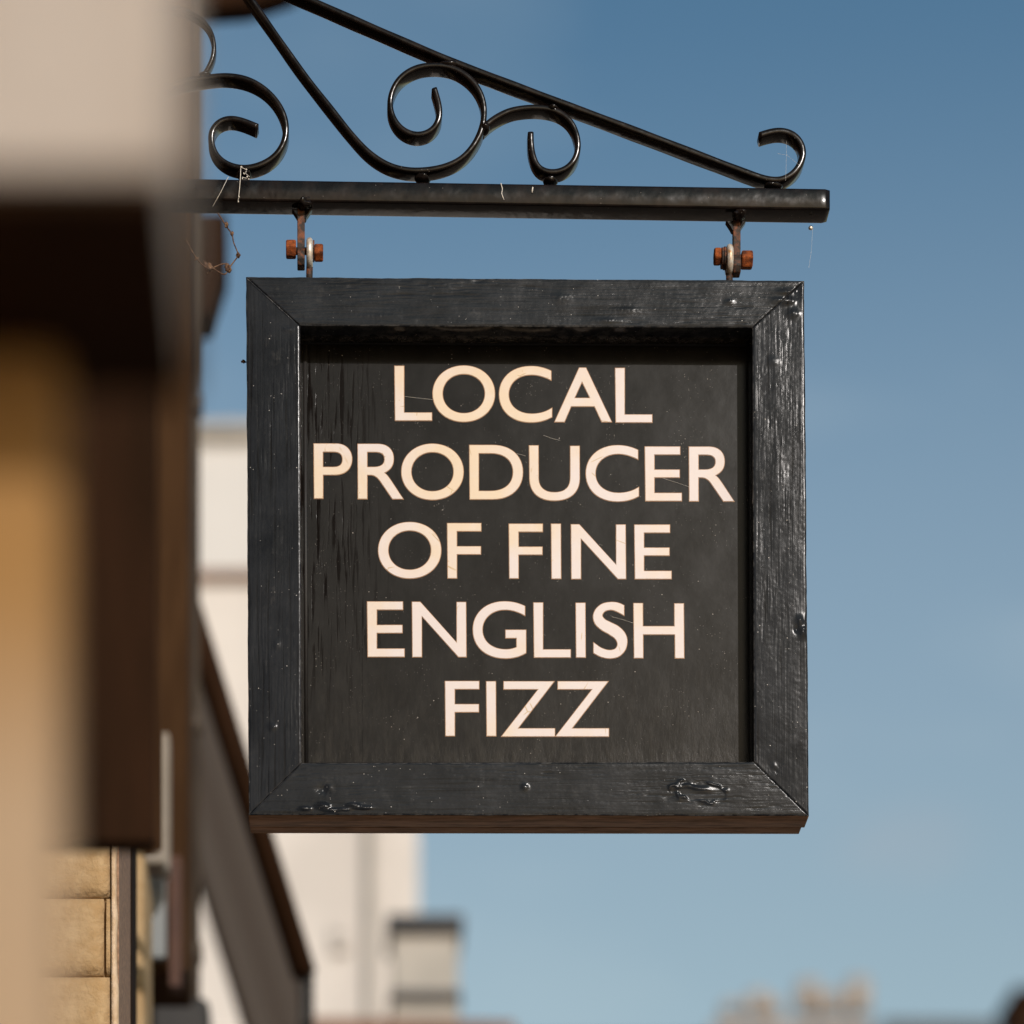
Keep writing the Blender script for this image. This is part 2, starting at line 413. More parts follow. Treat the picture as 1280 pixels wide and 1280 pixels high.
# numpy value noise
def vn(x, y, seed):
    xi = np.floor(x).astype(np.int64); yi = np.floor(y).astype(np.int64); fx = x - xi; fy = y - yi
    fx = fx * fx * (3 - 2 * fx); fy = fy * fy * (3 - 2 * fy)
    def h(a, b):
        n = (a * 374761393 + b * 668265263 + seed * 1442695041) & 0xFFFFFFFF
        n = ((n ^ (n >> 13)) * 1274126177) & 0xFFFFFFFF; n = n ^ (n >> 16)
        return (n & 0xFFFF) / 65535.0
    return (h(xi, yi) * (1 - fx) + h(xi + 1, yi) * fx) * (1 - fy) + (h(xi, yi + 1) * (1 - fx) + h(xi + 1, yi + 1) * fx) * fy

# ================================================================= STREET AND GROUND
g = box('street', (-60, -60, -.2), (60, 120, 0), 'paving'); tag(g, kind='structure')

# ================================================================= THE HANGING SIGN
SX = W(657, 346)                                   # middle of the sign's top edge
sign = root('hanging_sign', tuple(SX), 'square black wooden hanging sign with cream capitals reading LOCAL PRODUCER OF FINE ENGLISH FIZZ', 'sign')
O_ = {'TL': (307.5, 345.5), 'TR': (1005.5, 350.5), 'BR': (1011.3, 1019.5), 'BL': (311, 1018.5)}
I_ = {'TL': (375, 407), 'TR': (940.5, 409.5), 'BR': (942.5, 952), 'BL': (377, 953.5)}
TF = .041                                          # thickness of the front frame

def lumps_for(which):
    # paint sags, knots and chips: (u, v, radius u, radius v, height in mm)
    return {
        'top': [(600, 351, 7, 2, -.8), (700, 372, 12, 6, .5), (912, 377, 5, 3, .7), (470, 395, 22, 3, .35), (760, 401, 18, 3, .6),
                (785, 388, 16, 4, .5), (985, 365, 12, 3, 1.0), (975, 376, 10, 4, .9)],
        'right': [(997, 361, 4, 12, -1.2), (983, 376, 8, 4, 1.6), (992, 392, 6, 5, 1.2), (1000, 776, 4, 6, 1.4), (1004, 790, 4, 7, 1.2),
                  (996, 786, 3, 5, -1.2), (967, 452, 6, 5, .5), (968, 957, 9, 8, -.5), (968, 957, 4, 4, .6)],
        'left': [(341, 909, 4, 4, 1.1), (346, 806, 4, 5, .5), (360, 412, 6, 3, .4)],
        'bottom': [(382, 1011, 6, 2, 2.4), (404, 1008, 7, 3.5, 2.4), (414, 1013, 7, 2, 1.6), (442, 1007, 7, 2.5, 2.6), (455, 1010, 9, 2, 1.8), (430, 1012, 8, 1.6, 1.4),
                   (406, 986, 9, 6, -1.0), (411, 985, 5, 4, 1.0), (656, 984, 4, 4, 1.1)],
    }[which]

def rail(which, a, b, mat, mat_side):
    i0, i1, o0, o1 = (np.array(I_[a]), np.array(I_[b]), np.array(O_[a]), np.array(O_[b]))
    NS = 620; NT = 62
    s = np.linspace(0, 1, NS); mm_w = abs((o0 - i0)[1] if which in ('top', 'bottom') else (o0 - i0)[0])
    r = 1.6 / mm_w
    tt = [0, 0, 0, r * .3, r] + list(np.linspace(r * 1.8, 1 - r * 1.8, NT)) + [1 - r, 1 - r * .3, 1, 1, 1]
    dd = [TF, TF * .5, .0016, .0005, .0001] + [0.0] * NT + [.0001, .0005, .0016, TF * .5, TF]
    tt = np.array(tt); dd = np.array(dd)
    Sg, Tg = np.meshgrid(s, tt, indexing='ij')
    inn = i0[None, None, :] + (i1 - i0)[None, None, :] * Sg[..., None]
    out = o0[None, None, :] + (o1 - o0)[None, None, :] * Sg[..., None]
    P = inn + (out - inn) * Tg[..., None]
    U = P[..., 0]; V = P[..., 1]
    al, ac = (U, V) if which in ('top', 'bottom') else (V, U)
    sd = {'top': 3, 'right': 11, 'bottom': 23, 'left': 31}[which]
    warp = ac + 3.0 * vn(al / 70, ac / 22, sd)
    ring = vn(al / 60, warp / 1.9, sd + 1) * .55 + vn(al / 26, warp / 1.05, sd + 2) * .45
    cr = np.clip((vn(al / 22, warp / 1.3, sd + 5) - .66) * 5, 0, 1) * np.clip(vn(al / 90, ac / 30, sd + 6) * 2 - .5, 0, 1)
    kk = {'top': .17, 'bottom': .13, 'left': .045, 'right': .028}[which]
    h = kk * (ring - .5) - kk * 2.2 * cr + .40 * (vn(al / 45, ac / 18, sd + 7) - .5) + .06 * (vn(al / 3, ac / 3, sd + 8) - .5)
    for (lu, lv, ru, rv, hh) in lumps_for(which):
        q = ((U - lu) / ru) ** 2 + ((V - lv) / rv) ** 2
        h += hh * np.exp(-q) * (.75 + .5 * vn(U / 2.2, V / 2.2, sd + 9))
    if which == 'bottom':       # the peeled ring of thick paint
        q = np.sqrt(((U - 873) / 36) ** 2 + ((V - 990 - .10 * (U - 873)) / 13) ** 2) + .45 * (vn(U / 8, V / 6, 71) - .5)
        edge = np.exp(-((q - 1) / .11) ** 2) * np.clip(2.6 * vn(U / 10, V / 7, 77) - .7, 0, 2)
        h += 1.1 * edge - .25 * (q < .92) * 1.0
        q2 = ((U - 862) / 17) ** 2 + ((V - 984 - .22 * np.sin(U / 6)*8) / 2.6) ** 2
        h += 1.4 * np.exp(-q2)
        q3 = ((U - 882) / 12) ** 2 + ((V - 987) / 3.5) ** 2
        h += 1.0 * np.exp(-q3)
    if which == 'left':
        em = Sg * 700; h += .9 * np.exp(-((em - 1.6) / 1.1) ** 2) * (.3 + 1.0 * vn(ac / 3, ac * 0 + .5, 91)) * np.clip((Tg - .12) * 8, 0, 1)
    frontmask = (dd < .0012)[None, :] * 1.0
    # sharp dip along the mitres
    e = np.minimum(Sg, 1 - Sg) * 700
    dep = dd[None, :] * np.ones_like(Sg) - h * .001 * frontmask + .0014 * np.exp(-(e / .9) ** 2) * frontmask
    # edges slightly wavy from hand painting
    wob = (vn(al / 35, al * 0 + 1.5, sd + 12) - .5) * 1.1 + (vn(al / 9, al * 0 + 3.5, sd + 13) - .5) * .5
    side = np.where(Tg > .97, 1, 0) * wob * np.clip(e / 14, 0, 1)
    if which in ('top', 'bottom'): V = V + side * (1 if which == 'bottom' else -1)
    else: U = U + side * (1 if which == 'right' else -1)
    X = (U - PU) / 1000; Y = DS + dep; Z = CZ + (PV - V) / 1000
    vs = np.stack([X, Y, Z], -1).reshape(-1, 3)
    K = len(tt); fs = []; mi = []
    idx = np.arange(NS * K).reshape(NS, K)
    A = idx[:-1, :-1].ravel(); B = idx[1:, :-1].ravel(); Cc = idx[1:, 1:].ravel(); D = idx[:-1, 1:].ravel()
    fs = np.stack([A, B, Cc, D], -1)
    if which in ('top', 'left'): pass
    mi = np.tile(np.where(np.arange(K - 1) >= K - 3, 1, 0), NS - 1)
    me = bpy.data.meshes.new('frame_rail')
    caps = [tuple(idx[0, :]), tuple(idx[-1, ::-1])]
    back = [(int(idx[i, 0]), int(idx[i, -1]), int(idx[i + 1, -1]), int(idx[i + 1, 0])) for i in range(NS - 1)]
    allf = fs.tolist() + back + caps
    me.from_pydata(vs.tolist(), [], allf)
    me.polygons.foreach_set('material_index', mi.tolist() + [1] * len(back) + [0, 0])
    bm = bmesh.new(); bm.from_mesh(me); bmesh.ops.recalc_face_normals(bm, faces=bm.faces); bm.to_mesh(me); bm.free()
    me.polygons.foreach_set('use_smooth', [True] * len(fs) + [False] * (len(back) + 2))
    o = link_mesh('frame_rail' if which in ('top', 'bottom') else 'frame_stile', me, [mat, mat_side], sign, smooth=False)
    return o
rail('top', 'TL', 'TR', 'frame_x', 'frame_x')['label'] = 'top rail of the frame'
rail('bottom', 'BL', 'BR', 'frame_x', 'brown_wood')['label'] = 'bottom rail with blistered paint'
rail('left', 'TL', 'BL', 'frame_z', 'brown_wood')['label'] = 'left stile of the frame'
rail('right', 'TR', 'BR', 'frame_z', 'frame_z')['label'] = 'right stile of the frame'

# rear frame (second layer of the sandwich seen from below), with a shadow groove between
def ring_solid(name, outer, inner, y0, y1, mat, parent, bev=.0012):
    names = ['TL', 'TR', 'BR', 'BL']
    for i in range(4):
        a, b = names[i], names[(i + 1) % 4]
        q = [outer[a], outer[b], inner[b], inner[a]]
        prism(name, [((u - PU) / 1000, CZ + (PV - v) / 1000) for u, v in q], y0, y1, mat[i] if isinstance(mat, list) else mat, parent, bev)
Ob = {'TL': (308.5, 346.5), 'TR': (1004.5, 351.5), 'BR': (1008, 1019), 'BL': (312, 1018)}
ring_solid('back_frame_strip', Ob, I_, DS + .0445, DS + .066, ['black', 'black', 'brown_wood', 'brown_wood'], sign)
core = {'TL': (312, 351), 'TR': (1000, 356), 'BR': (1005, 1013), 'BL': (316, 1013)}
ring_solid('inner_core_strip', core, {'TL': (366, 399), 'TR': (950, 400), 'BR': (952, 961), 'BL': (368, 961)}, DS + .0405, DS + .0455, 'black', sign, 0)

# panel
DP = DS + .047
pa, pb = W(362, 392, DP), W(956, 968, DP)
box('sign_panel', (pa.x, DP, pa.z), (pb.x, DP + .009, pb.z), 'panel', sign)
# thin bead between frame and panel
def bead(u0, v0, u1, v1):
    p, q = W(u0, v0, DP), W(u1, v1, DP)
    tube('bead', [(p.x, DP, p.z), (q.x, DP, q.z)], .0026, 'black', sign, 10)
M_b = 1
bead(381.3, 432, 383, 956); bead(381, 956, 938, 955)

# ---- lettering: outlines of a humanist capital alphabet, drawn in a 68-unit cap height
def bez(p0, p1, p2, p3, n=12):
    return [tuple((1 - t) ** 3 * a + 3 * (1 - t) ** 2 * t * b + 3 * (1 - t) * t * t * c + t ** 3 * d for a, b, c, d in zip(p0, p1, p2, p3)) for t in [i / n for i in range(1, n + 1)]]
def ell(cx, cy, rx, ry, n=64, a0=0, a1=360, p=2.06):
    r = []
    for i in range(n):
        t = math.radians(a0 + (a1 - a0) * i / (n if a1 - a0 == 360 else n - 1)); c, s = math.cos(t), math.sin(t)
        r.append((cx + rx * math.copysign(abs(c) ** (2 / p), c), cy + ry * math.copysign(abs(s) ** (2 / p), s)))
    return r
k = .56
def G_L(): return [[(0, 0), (11.8, 0), (11.8, 58.2), (46.5, 58.2), (46.5, 68), (.8, 68)]]
def G_O(): return [ell(38.8, 35.1, 38.8, 35.1), ell(38.8, 35.0, 26.5, 24.5)]
def G_C():
    o = [(65, 5.9)] + bez((65, 5.9), (57, 2), (49, 0), (39.5, 0)) + bez((39.5, 0), (15, 0), (0, 15.5), (0, 35.2)) + bez((0, 35.2), (0, 55.5), (15, 70.3), (39.5, 70.3)) \
        + bez((39.5, 70.3), (50, 70.3), (58, 68), (66, 63.6)) + [(66, 52.3)] + bez((66, 52.3), (58, 57.5), (50, 59.5), (40.5, 59.5)) \
        + bez((40.5, 59.5), (24, 59.5), (11.9, 50), (11.9, 35.2)) + bez((11.9, 35.2), (11.9, 21), (24, 10.8), (40, 10.8)) + bez((40, 10.8), (49, 10.8), (57, 13.5), (65, 17.6))
    return [o[:-1] + [(65, 17.6)]]
def G_A(): return [[(30.8, 0), (39.2, 0), (71.3, 68), (59, 68), (49.9, 48.5), (20.6, 48.5), (12.3, 68), (0, 68)], [(34.3, 17.5), (24.9, 38), (44.3, 38)]]
def G_P(): return [[(0, 0)] + [(28, 0)] + bez((28, 0), (40, 0), (47.8, 8), (47.8, 19.2)) + bez((47.8, 19.2), (47.8, 31), (40, 39), (26, 39)) + [(11.6, 39), (11.6, 68.4), (.6, 68.4)],
                   [(11.4, 10.2), (11.4, 29.2)] + [(25, 29.2)] + bez((25, 29.2), (32.5, 29.2), (35.9, 26), (35.9, 19.5)) + bez((35.9, 19.5), (35.9, 13), (32, 10.2), (24, 10.2))]
def G_R(): return [[(0, 0), (25, 0)] + bez((25, 0), (38, 0), (45, 7.5), (45, 18.5)) + bez((45, 18.5), (45, 27), (41, 32.5), (33.4, 36))
                   + bez((33.4, 36), (37, 38.5), (40, 43), (43, 47.5)) + [(57, 68.6), (43.6, 68.6), (29, 47.5)] + bez((29, 47.5), (25, 41.5), (21, 38.7), (16, 38.7)) + [(11.9, 38.7), (11.9, 68.4), (.5, 68.4)],
                   [(11.9, 10), (11.9, 28.8), (20, 28.8)] + bez((20, 28.8), (29, 28.8), (33.6, 25.5), (33.6, 19)) + bez((33.6, 19), (33.6, 12.8), (29.5, 10), (21.5, 10))]
def G_D(): return [[(0, 0), (29, 0)] + bez((29, 0), (52, 0), (66.8, 13.5), (66.8, 33.8)) + bez((66.8, 33.8), (66.8, 54.5), (52, 68), (29, 68)) + [(.6, 68)],
                   [(11.6, 10.3), (11.6, 57.6), (27, 57.6)] + bez((27, 57.6), (44, 57.6), (54.6, 48.5), (54.6, 34)) + bez((54.6, 34), (54.6, 19.5), (44, 10.3), (27, 10.3))]
def G_U(): return [[(0, 0), (11.4, 0), (11.6, 40)] + bez((11.6, 40), (11.6, 52.5), (19, 58.6), (31.5, 58.6)) + bez((31.5, 58.6), (44.5, 58.6), (51.4, 52.5), (51.4, 40)) + [(51.4, .6), (62.8, .6), (63, 41)]
                   + bez((63, 41), (63, 59), (51, 69), (31.5, 69)) + bez((31.5, 69), (12, 69), (.4, 59), (.4, 41))]
def G_E(): return [[(0, 0), (44, 0), (44, 9.9), (11.8, 9.9), (11.8, 28.9), (43.4, 28.9), (43.4, 38.6), (11.8, 38.6), (11.8, 58.1), (46, 58.1), (46, 68), (.8, 68)]]
def G_F(): return [[(0, 0), (42.2, 0), (42.2, 9.9), (11.9, 9.9), (11.9, 28.9), (41.8, 28.9), (41.8, 38.7), (11.9, 38.7), (11.9, 68.5), (.6, 68.5)]]
def G_I(): return [[(0, 0), (11.6, 0), (12, 68.2), (.6, 68.2)]]
def G_N(): return [[(0, 0), (10.2, 0), (56.4, 50.8), (56.4, .3), (68, .3), (68.5, 68.4), (58.6, 68.4), (12.2, 17.6), (12.2, 68.4), (.6, 68.4)]]
def G_G():
    o = [(65, 5.9)] + bez((65, 5.9), (57, 2), (49, 0), (39.5, 0)) + bez((39.5, 0), (15, 0), (0, 15.5), (0, 35.4)) + bez((0, 35.4), (0, 56), (15, 71.3), (41, 71.3)) \
        + bez((41, 71.3), (51, 71.3), (59, 68.8), (66.4, 64.5)) + [(66.4, 35.6), (40.8, 35.6), (40.8, 45.8), (54.6, 45.8), (54.6, 57.3)] + bez((54.6, 57.3), (50, 59.2), (46, 60), (41, 60)) \
        + bez((41, 60), (24, 60), (11.9, 50), (11.9, 35.4)) + bez((11.9, 35.4), (11.9, 21), (24, 10.5), (40, 10.5)) + bez((40, 10.5), (49, 10.5), (57, 13.2), (65, 17.8))
    return [o]
def G_S():
    q = [(793, 103), (750, 84), (695, 78), (625, 92), (575, 135), (557, 190), (573, 245), (620, 290), (680, 325), (728, 362), (743, 402), (728, 432), (685, 445), (625, 430), (560, 387)]
    w = [(560, 467), (615, 495), (682, 508), (755, 492), (803, 440), (817, 370), (800, 315), (752, 265), (690, 232), (645, 208), (627, 180), (645, 150), (692, 138), (740, 152), (793, 180)]
    f = lambda L_: [((x - 557) / 6.095, (y - 78) / 6.095) for x, y in L_]
    return [[tuple(p) for p in spline(f(q), 1.2)] + [tuple(p) for p in spline(f(w), 1.2)]]
def G_H(): return [[(0, 0), (11.4, 0), (11.6, 28.8), (51, 28.8), (51, .4), (62.4, .4), (63, 68.6), (51.8, 68.6), (51.6, 39), (11.8, 39), (12, 68.4), (.8, 68.4)]]
def G_Z(): return [[(2.8, 0), (65.8, 0), (20.5, 58.8), (66.6, 58.8), (66.6, 68.8), (0, 68.8), (46, 9.8), (2.8, 9.8)]]
GL = {c: f() for c, f in zip('LOCAPRDUEFINGSHZ', (G_L, G_O, G_C, G_A, G_P, G_R, G_D, G_U, G_E, G_F, G_I, G_N, G_G, G_S, G_H, G_Z))}
# letter, left, top, right, bottom in the photograph
ROWS = [
    [('L', 493.2, 457.7, 539.8, 525.9), ('O', 540.9, 457.3, 618.5, 527.6), ('C', 623.9, 458, 689.9, 528.3), ('A', 693.2, 460, 764.5, 527.7), ('L', 769, 460.4, 815.1, 528.3)],
    [('P', 392.2, 554.8, 440, 623.3), ('R', 447.1, 555.2, 504, 624), ('O', 501.8, 555, 579.3, 625.1), ('D', 586.7, 556.6, 653.5, 624.4), ('U', 661.5, 557.2, 724.5, 626.1),
     ('C', 732.3, 556.9, 798.4, 627.2), ('E', 806.1, 558.6, 852, 626.4), ('R', 861.2, 558.7, 917.5, 626.9)],
    [('O', 472.9, 652.9, 551.4, 723.3), ('F', 559.1, 654.3, 601.3, 723), ('F', 636.2, 655.1, 678.2, 723.2), ('I', 689, 655.1, 701.2, 723.6), ('N', 713.8, 655.8, 782.3, 723.9), ('E', 793, 656.2, 839.2, 723.9)],
    [('E', 459, 752.3, 505.5, 821.2), ('N', 515.1, 752.6, 582.9, 821.4), ('G', 591.1, 752, 657.5, 823.3), ('L', 666.9, 753.6, 713.2, 822), ('I', 719.7, 753.9, 731.9, 822), ('S', 741.4, 752.8, 784, 823.3), ('H', 791.9, 754.3, 855.1, 822.9)],
    [('F', 556.4, 851.7, 598.8, 920.1), ('I', 607.9, 852, 620, 920.2), ('Z', 626.8, 852, 693.5, 920.8), ('Z', 694.4, 852, 760.9, 920.8)],
]
def area(p): return sum(p[i][0] * p[(i + 1) % len(p)][1] - p[(i + 1) % len(p)][0] * p[i][1] for i in range(len(p))) / 2
def offset(p, dist):
    n = len(p); r = []; s = 1 if area(p) > 0 else -1
    for i in range(n):
        a, b, c = p[i - 1], p[i], p[(i + 1) % n]
        e1 = (b[0] - a[0], b[1] - a[1]); e2 = (c[0] - b[0], c[1] - b[1])
        l1 = math.hypot(*e1) or 1; l2 = math.hypot(*e2) or 1
        n1 = (e1[1] / l1, -e1[0] / l1); n2 = (e2[1] / l2, -e2[0] / l2)
        m = (n1[0] + n2[0], n1[1] + n2[1]); q = m[0] * n1[0] + m[1] * n1[1]
        f = s * dist / max(q, .35)
        r.append((b[0] + m[0] * f, b[1] + m[1] * f))
    return r
def letter(ch, l, t, r, b):
    g = GL[ch]; xs = [p[0] for q in g for p in q]; ys = [p[1] for q in g for p in q]
    sx = (r - l) / (max(xs) - min(xs)); sy = (b - t) / (max(ys) - min(ys)); x0, y0 = min(xs), min(ys)
    polys = []
    for q in g:
        w = [(l + (x - x0) * sx, t + (y - y0) * sy) for x, y in q]; c = [w[0]]
        for p in w[1:]:
            if math.hypot(p[0] - c[-1][0], p[1] - c[-1][1]) > .05: c.append(p)
        if math.hypot(c[0][0] - c[-1][0], c[0][1] - c[-1][1]) < .05: c.pop()
        polys.append(c)
    vs, fs, mi = [], [], []
    def layer(ps, y_top, y_base, m):
        off = len(vs); flat = []
        for p in ps:
            for (u, v) in p: flat.append(W(u, v, DP))
        tri = tessellate_polygon([[Vector((q[0], q[1], 0)) for q in p] for p in ps])
        vs.extend([(p.x, y_top, p.z) for p in flat]); vs.extend([(p.x, y_base, p.z) for p in flat]); n = len(flat)
        for t3 in tri: fs.append(tuple(off + i for i in t3)); mi.append(m)
        s = 0
        for p in ps:
            for i in range(len(p)):
                a, c = off + s + i, off + s + (i + 1) % len(p)
                fs.append((a, c, c + n, a + n)); mi.append(1)
            s += len(p)
    outer = [offset(p, .55 if i == 0 else -.55) for i, p in enumerate(polys)]
    layer(outer, DP - .0003, DP + .0004, 1)
    layer([offset(p, -.25 if i == 0 else .25) for i, p in enumerate(polys)], DP - .0007, DP - .0002, 0)
    me = bpy.data.meshes.new('letter'); me.from_pydata(vs, [], fs); me.polygons.foreach_set('material_index', mi)
    o = link_mesh('letter', me, ['letter', 'gold'], sign, smooth=False)
    o['label'] = 'cream letter ' + ch
    return o
for R_ in ROWS:
    for a in R_: letter(*a)

# fine scratches and silk threads on the panel
def strands(name, lst, r, mat, parent, d, kind='stuff'):
    vs, fs = [], []
    for pts in lst:
        c = [np.array(tuple(W(u, v, d))) for u, v in pts]
        for i in range(len(c) - 1):
            t = c[i + 1] - c[i]; t /= np.linalg.norm(t) + 1e-9
            a = np.cross(t, (0, 1, 0)); b_ = np.cross(t, a); o = len(vs)
            for p in (c[i], c[i + 1]):
                for q in range(5):
                    th = q * 2 * math.pi / 5; vs.append(p + r * (a * math.cos(th) + b_ * math.sin(th)))
            for q in range(5): fs.append((o + q, o + (q + 1) % 5, o + 5 + (q + 1) % 5, o + 5 + q))
    o = from_py(name, vs, fs, mat, parent, smooth=True)
    if kind: o['kind'] = kind
    return o
sc = [[(506, 495.5), (522, 497.5), (541, 499.5)], [(679, 544), (690, 548), (700, 550.5)], [(646, 567), (657, 570)], [(828, 597.5), (845, 603), (861, 608.5)],
      [(765, 771), (780, 775), (792, 779)]]
strands('scratch', sc, .00016, 'web', sign, DP - .0004)

# ================================================================= WALL BRACKET
DB = 4.333
br = root('wall_bracket', tuple(W(198, 245, DB)), 'black wrought iron sign bracket with scrollwork under a sloping stay', 'bracket')
def vtop(u): return 222.5 + (u - 230) * .01585
BW = .034
yb0, yb1 = DB - BW / 2, DB + BW / 2
p0, p1 = W(146, vtop(146), yb0), W(1037.5, vtop(1037.5), yb0)
h = .0268
bm = bmesh.new(); nseg = 150; pr = []
r = .003
for sx_, sz_, a0 in ((1, 1, 0), (-1, 1, 90), (-1, -1, 180), (1, -1, 270)):
    for q in (0, 30, 60, 90):
        t = math.radians(a0 + q); pr.append((sx_ * (BW / 2 - r) + r * math.cos(t), sz_ * (h / 2 - r) + r * math.sin(t)))
vs, fs = [], []; K = len(pr)
for i in range(nseg + 1):
    f = i / nseg; x = p0.x + (p1.x - p0.x) * f; z = p0.z + (p1.z - p0.z) * f - h / 2
    e = min(i, nseg - i); s = 1 if e > 0 else .93
    for a, b in pr: vs.append((x, DB + a * s, z + b * s))
for i in range(nseg):
    for k_ in range(K): fs.append((i * K + k_, i * K + (k_ + 1) % K, (i + 1) * K + (k_ + 1) % K, (i + 1) * K + k_))
fs.append(tuple(range(K))); fs.append(tuple(nseg * K + q for q in range(K)))
from_py('horizontal_bar', vs, fs, 'iron', br, smooth=True)
ribbon('sloping_stay', [(146, -104), (215, -72), (300, -33), (397, 9.5), (483, 47), (570, 84), (620, 103), (800, 170.5), (925, 218), (953, 228), (968, 230.5), (978, 229.5), (986, 225.5), (995.5, 217), (1001.5, 205),
                        (1003, 192.5), (998, 180), (988, 171.5), (976, 168.5), (963, 170), (948.7, 174.4)], 'iron', br, .0078)
ribbon('large_scroll', [(270, -60), (290, -32), (311, 0), (341, 43), (380, 98), (416, 144), (440, 174), (462, 197), (485, 211.5), (507, 217.5), (528, 218.3), (554, 214), (577, 203), (595, 182), (604, 157), (603.5, 131), (591.5, 108), (570, 92), (545, 87),
                        (518, 91), (497, 106), (487, 131), (490.5, 152), (503, 168), (521, 174.5), (538, 169.5), (547.5, 158), (549.5, 145), (547, 131), (542.6, 116)], 'iron', br, .0072)
ribbon('small_scroll', [(602, 167), (611, 158), (634.5, 144.5), (655, 140.5), (675, 140), (698, 145), (715, 160), (722.5, 186), (718, 205), (705, 217.5), (689, 221), (673, 216), (666, 202), (663, 187), (662.8, 171)], 'iron', br, .0072)
ribbon('left_scroll', [(146, 165), (175, 136), (205, 117), (228, 108), (259, 102.5), (284, 100.5), (311, 105.5), (333.6, 119), (350, 139), (357.5, 161), (355, 184), (341, 203), (320, 213.5), (302, 215.5), (284, 210.5), (270, 199), (264, 183), (265, 168), (274, 157), (288, 153), (304, 156.5), (322, 164)], 'iron', br, .0075)
ribbon('upper_left_scroll', [(146, 60), (175, 30), (202, 16), (222, 14), (241, 21), (257, 32), (266, 48), (268, 65), (265, 80), (257, 94)], 'iron', br, .0058, .016)
box('wall_plate', tuple(W(140, -260, DB - .02)), tuple(W(152, 330, DB + .02)), 'iron', br, .002)
for i, (u, v, ru, rv) in enumerate([(560, 83, 12, 6), (690, 138, 8, 5), (528, 224, 9, 6), (688, 227, 8, 5), (606, 161, 6, 8), (966, 234, 11, 5), (305, 219, 9, 5), (256, 96, 7, 5)]):
    p = W(u, v, DB - .004); blob('weld', p, (ru * .0011, .0105, rv * .0009), 'iron', br, i, .10)
# the two hanging straps, each with a weld gusset under the bar
def strap(u, vb, flip):
    p = W(u, vb, DB)
    prism('strap_gusset', [(p.x - .013, p.z + .003), (p.x + .013, p.z + .003), (p.x + .006, p.z - .007), (p.x + .005, p.z - .010), (p.x - .005, p.z - .010), (p.x - .007, p.z - .006)], DB - .005, DB + .005, 'iron', br, .001)
    blob('weld', (p.x + .003, DB - .012, p.z + .006), (.008, .009, .006), 'iron', br, 40 + flip, .35)
strap(377.5, 266.5, 0); strap(919.5, 281, 1)
def strap_bar(u, v0, v1, mat):
    a, b = W(u, v0, DB), W(u, v1, DB)
    w = .0047; pts = [(-w, 0), (w, 0)]
    # tongue: flat bar on edge, rounded foot with the bolt hole region widened in depth
    bm = bmesh.new()
    prof = [(-.0055, a.z), (.0055, a.z)] + [(.0055, b.z + .018)]
    y_z = [(-.0055, a.z), (-.0055, b.z + .024), (-.011, b.z + .016), (-.0115, b.z + .008), (-.007, b.z + .001), (.007, b.z + .001), (.0115, b.z + .008), (.011, b.z + .016), (.0055, b.z + .024), (.0055, a.z)]
    L_ = [bm.verts.new((a.x - w, DB + y, z)) for y, z in y_z]; R2 = [bm.verts.new((a.x + w, DB + y, z)) for y, z in y_z]
    bm.faces.new(L_); bm.faces.new(list(reversed(R2)))
    for i in range(len(y_z)): bm.faces.new((L_[i], R2[i], R2[(i + 1) % len(y_z)], L_[(i + 1) % len(y_z)]))
    bmesh.ops.recalc_face_normals(bm, faces=bm.faces); bmesh.ops.bevel(bm, geom=bm.edges[:], offset=.0012, segments=2, affect='EDGES', profile=.5)
    me = bpy.data.meshes.new('hanging_strap'); bm.to_mesh(me); bm.free()
    link_mesh('hanging_strap', me, mat, br, smooth=False)
strap_bar(376.3, 258, 336, 'dark_rust'); strap_bar(920.5, 272, 345, 'dark_rust')

# bolts through strap and eye
def hexprism(name, x0, x1, y, z, r, mat, parent, rot=.2):
    bm = bmesh.new(); A, B = [], []
    for i in range(6):
        t = rot + i * math.pi / 3; A.append(bm.verts.new((x0, y + r * math.cos(t), z + r * math.sin(t)))); B.append(bm.verts.new((x1, y + r * math.cos(t), z + r * math.sin(t))))
    bm.faces.new(A); bm.faces.new(list(reversed(B)))
    for i in range(6): bm.faces.new((A[i], B[i], B[(i + 1) % 6], A[(i + 1) % 6]))
    bmesh.ops.recalc_face_normals(bm, faces=bm.faces); bmesh.ops.bevel(bm, geom=bm.edges[:], offset=r * .16, segments=2, affect='EDGES', profile=.5)
    me = bpy.data.meshes.new(name); bm.to_mesh(me); bm.free()
    return link_mesh(name, me, mat, parent, smooth=False)
def xrod(name, x0, x1, y, z, r, mat, parent): return tube(name, [(x0, y, z), (x1, y, z)], r, mat, parent, 14)
def bolt(u, v, head, nut, wash, label):
    p = W(u, v, DB)
    b = root('bolt', tuple(p), label, 'bolt', 'bolts joining sign and bracket')
    X = lambda q: W(q, v, DB).x
    lo = min(head + nut); hi = max(head + nut)
    xrod('shank', X(lo + 2), X(hi - 2), p.y, p.z, .0045, 'dark_rust', b)
    tilt = .0022
    hexprism('head', X(head[0]), X(head[1]), p.y, p.z + (tilt if head[0] < nut[0] else -tilt), .0115, 'rust', b, .15)
    hexprism('nut', X(nut[0]), X(nut[1]), p.y, p.z + (-tilt if head[0] < nut[0] else tilt), .0115, 'rust', b, .45)
    for w0, w1, rr in wash: xrod('washer', X(w0), X(w1), p.y, p.z, rr, 'dark_rust', b)
    return b
bolt(381, 314, (357.5, 370), (393, 404), [(391.2, 393, .0125)], 'rusty bolt at the left hanger, above the sign\'s upper left corner')
bolt(917, 323, (926.5, 940.5), (892.5, 901), [(901.5, 904, .0125), (904.5, 906.5, .0135)], 'rusty bolt at the right hanger, above the sign\'s upper right corner')
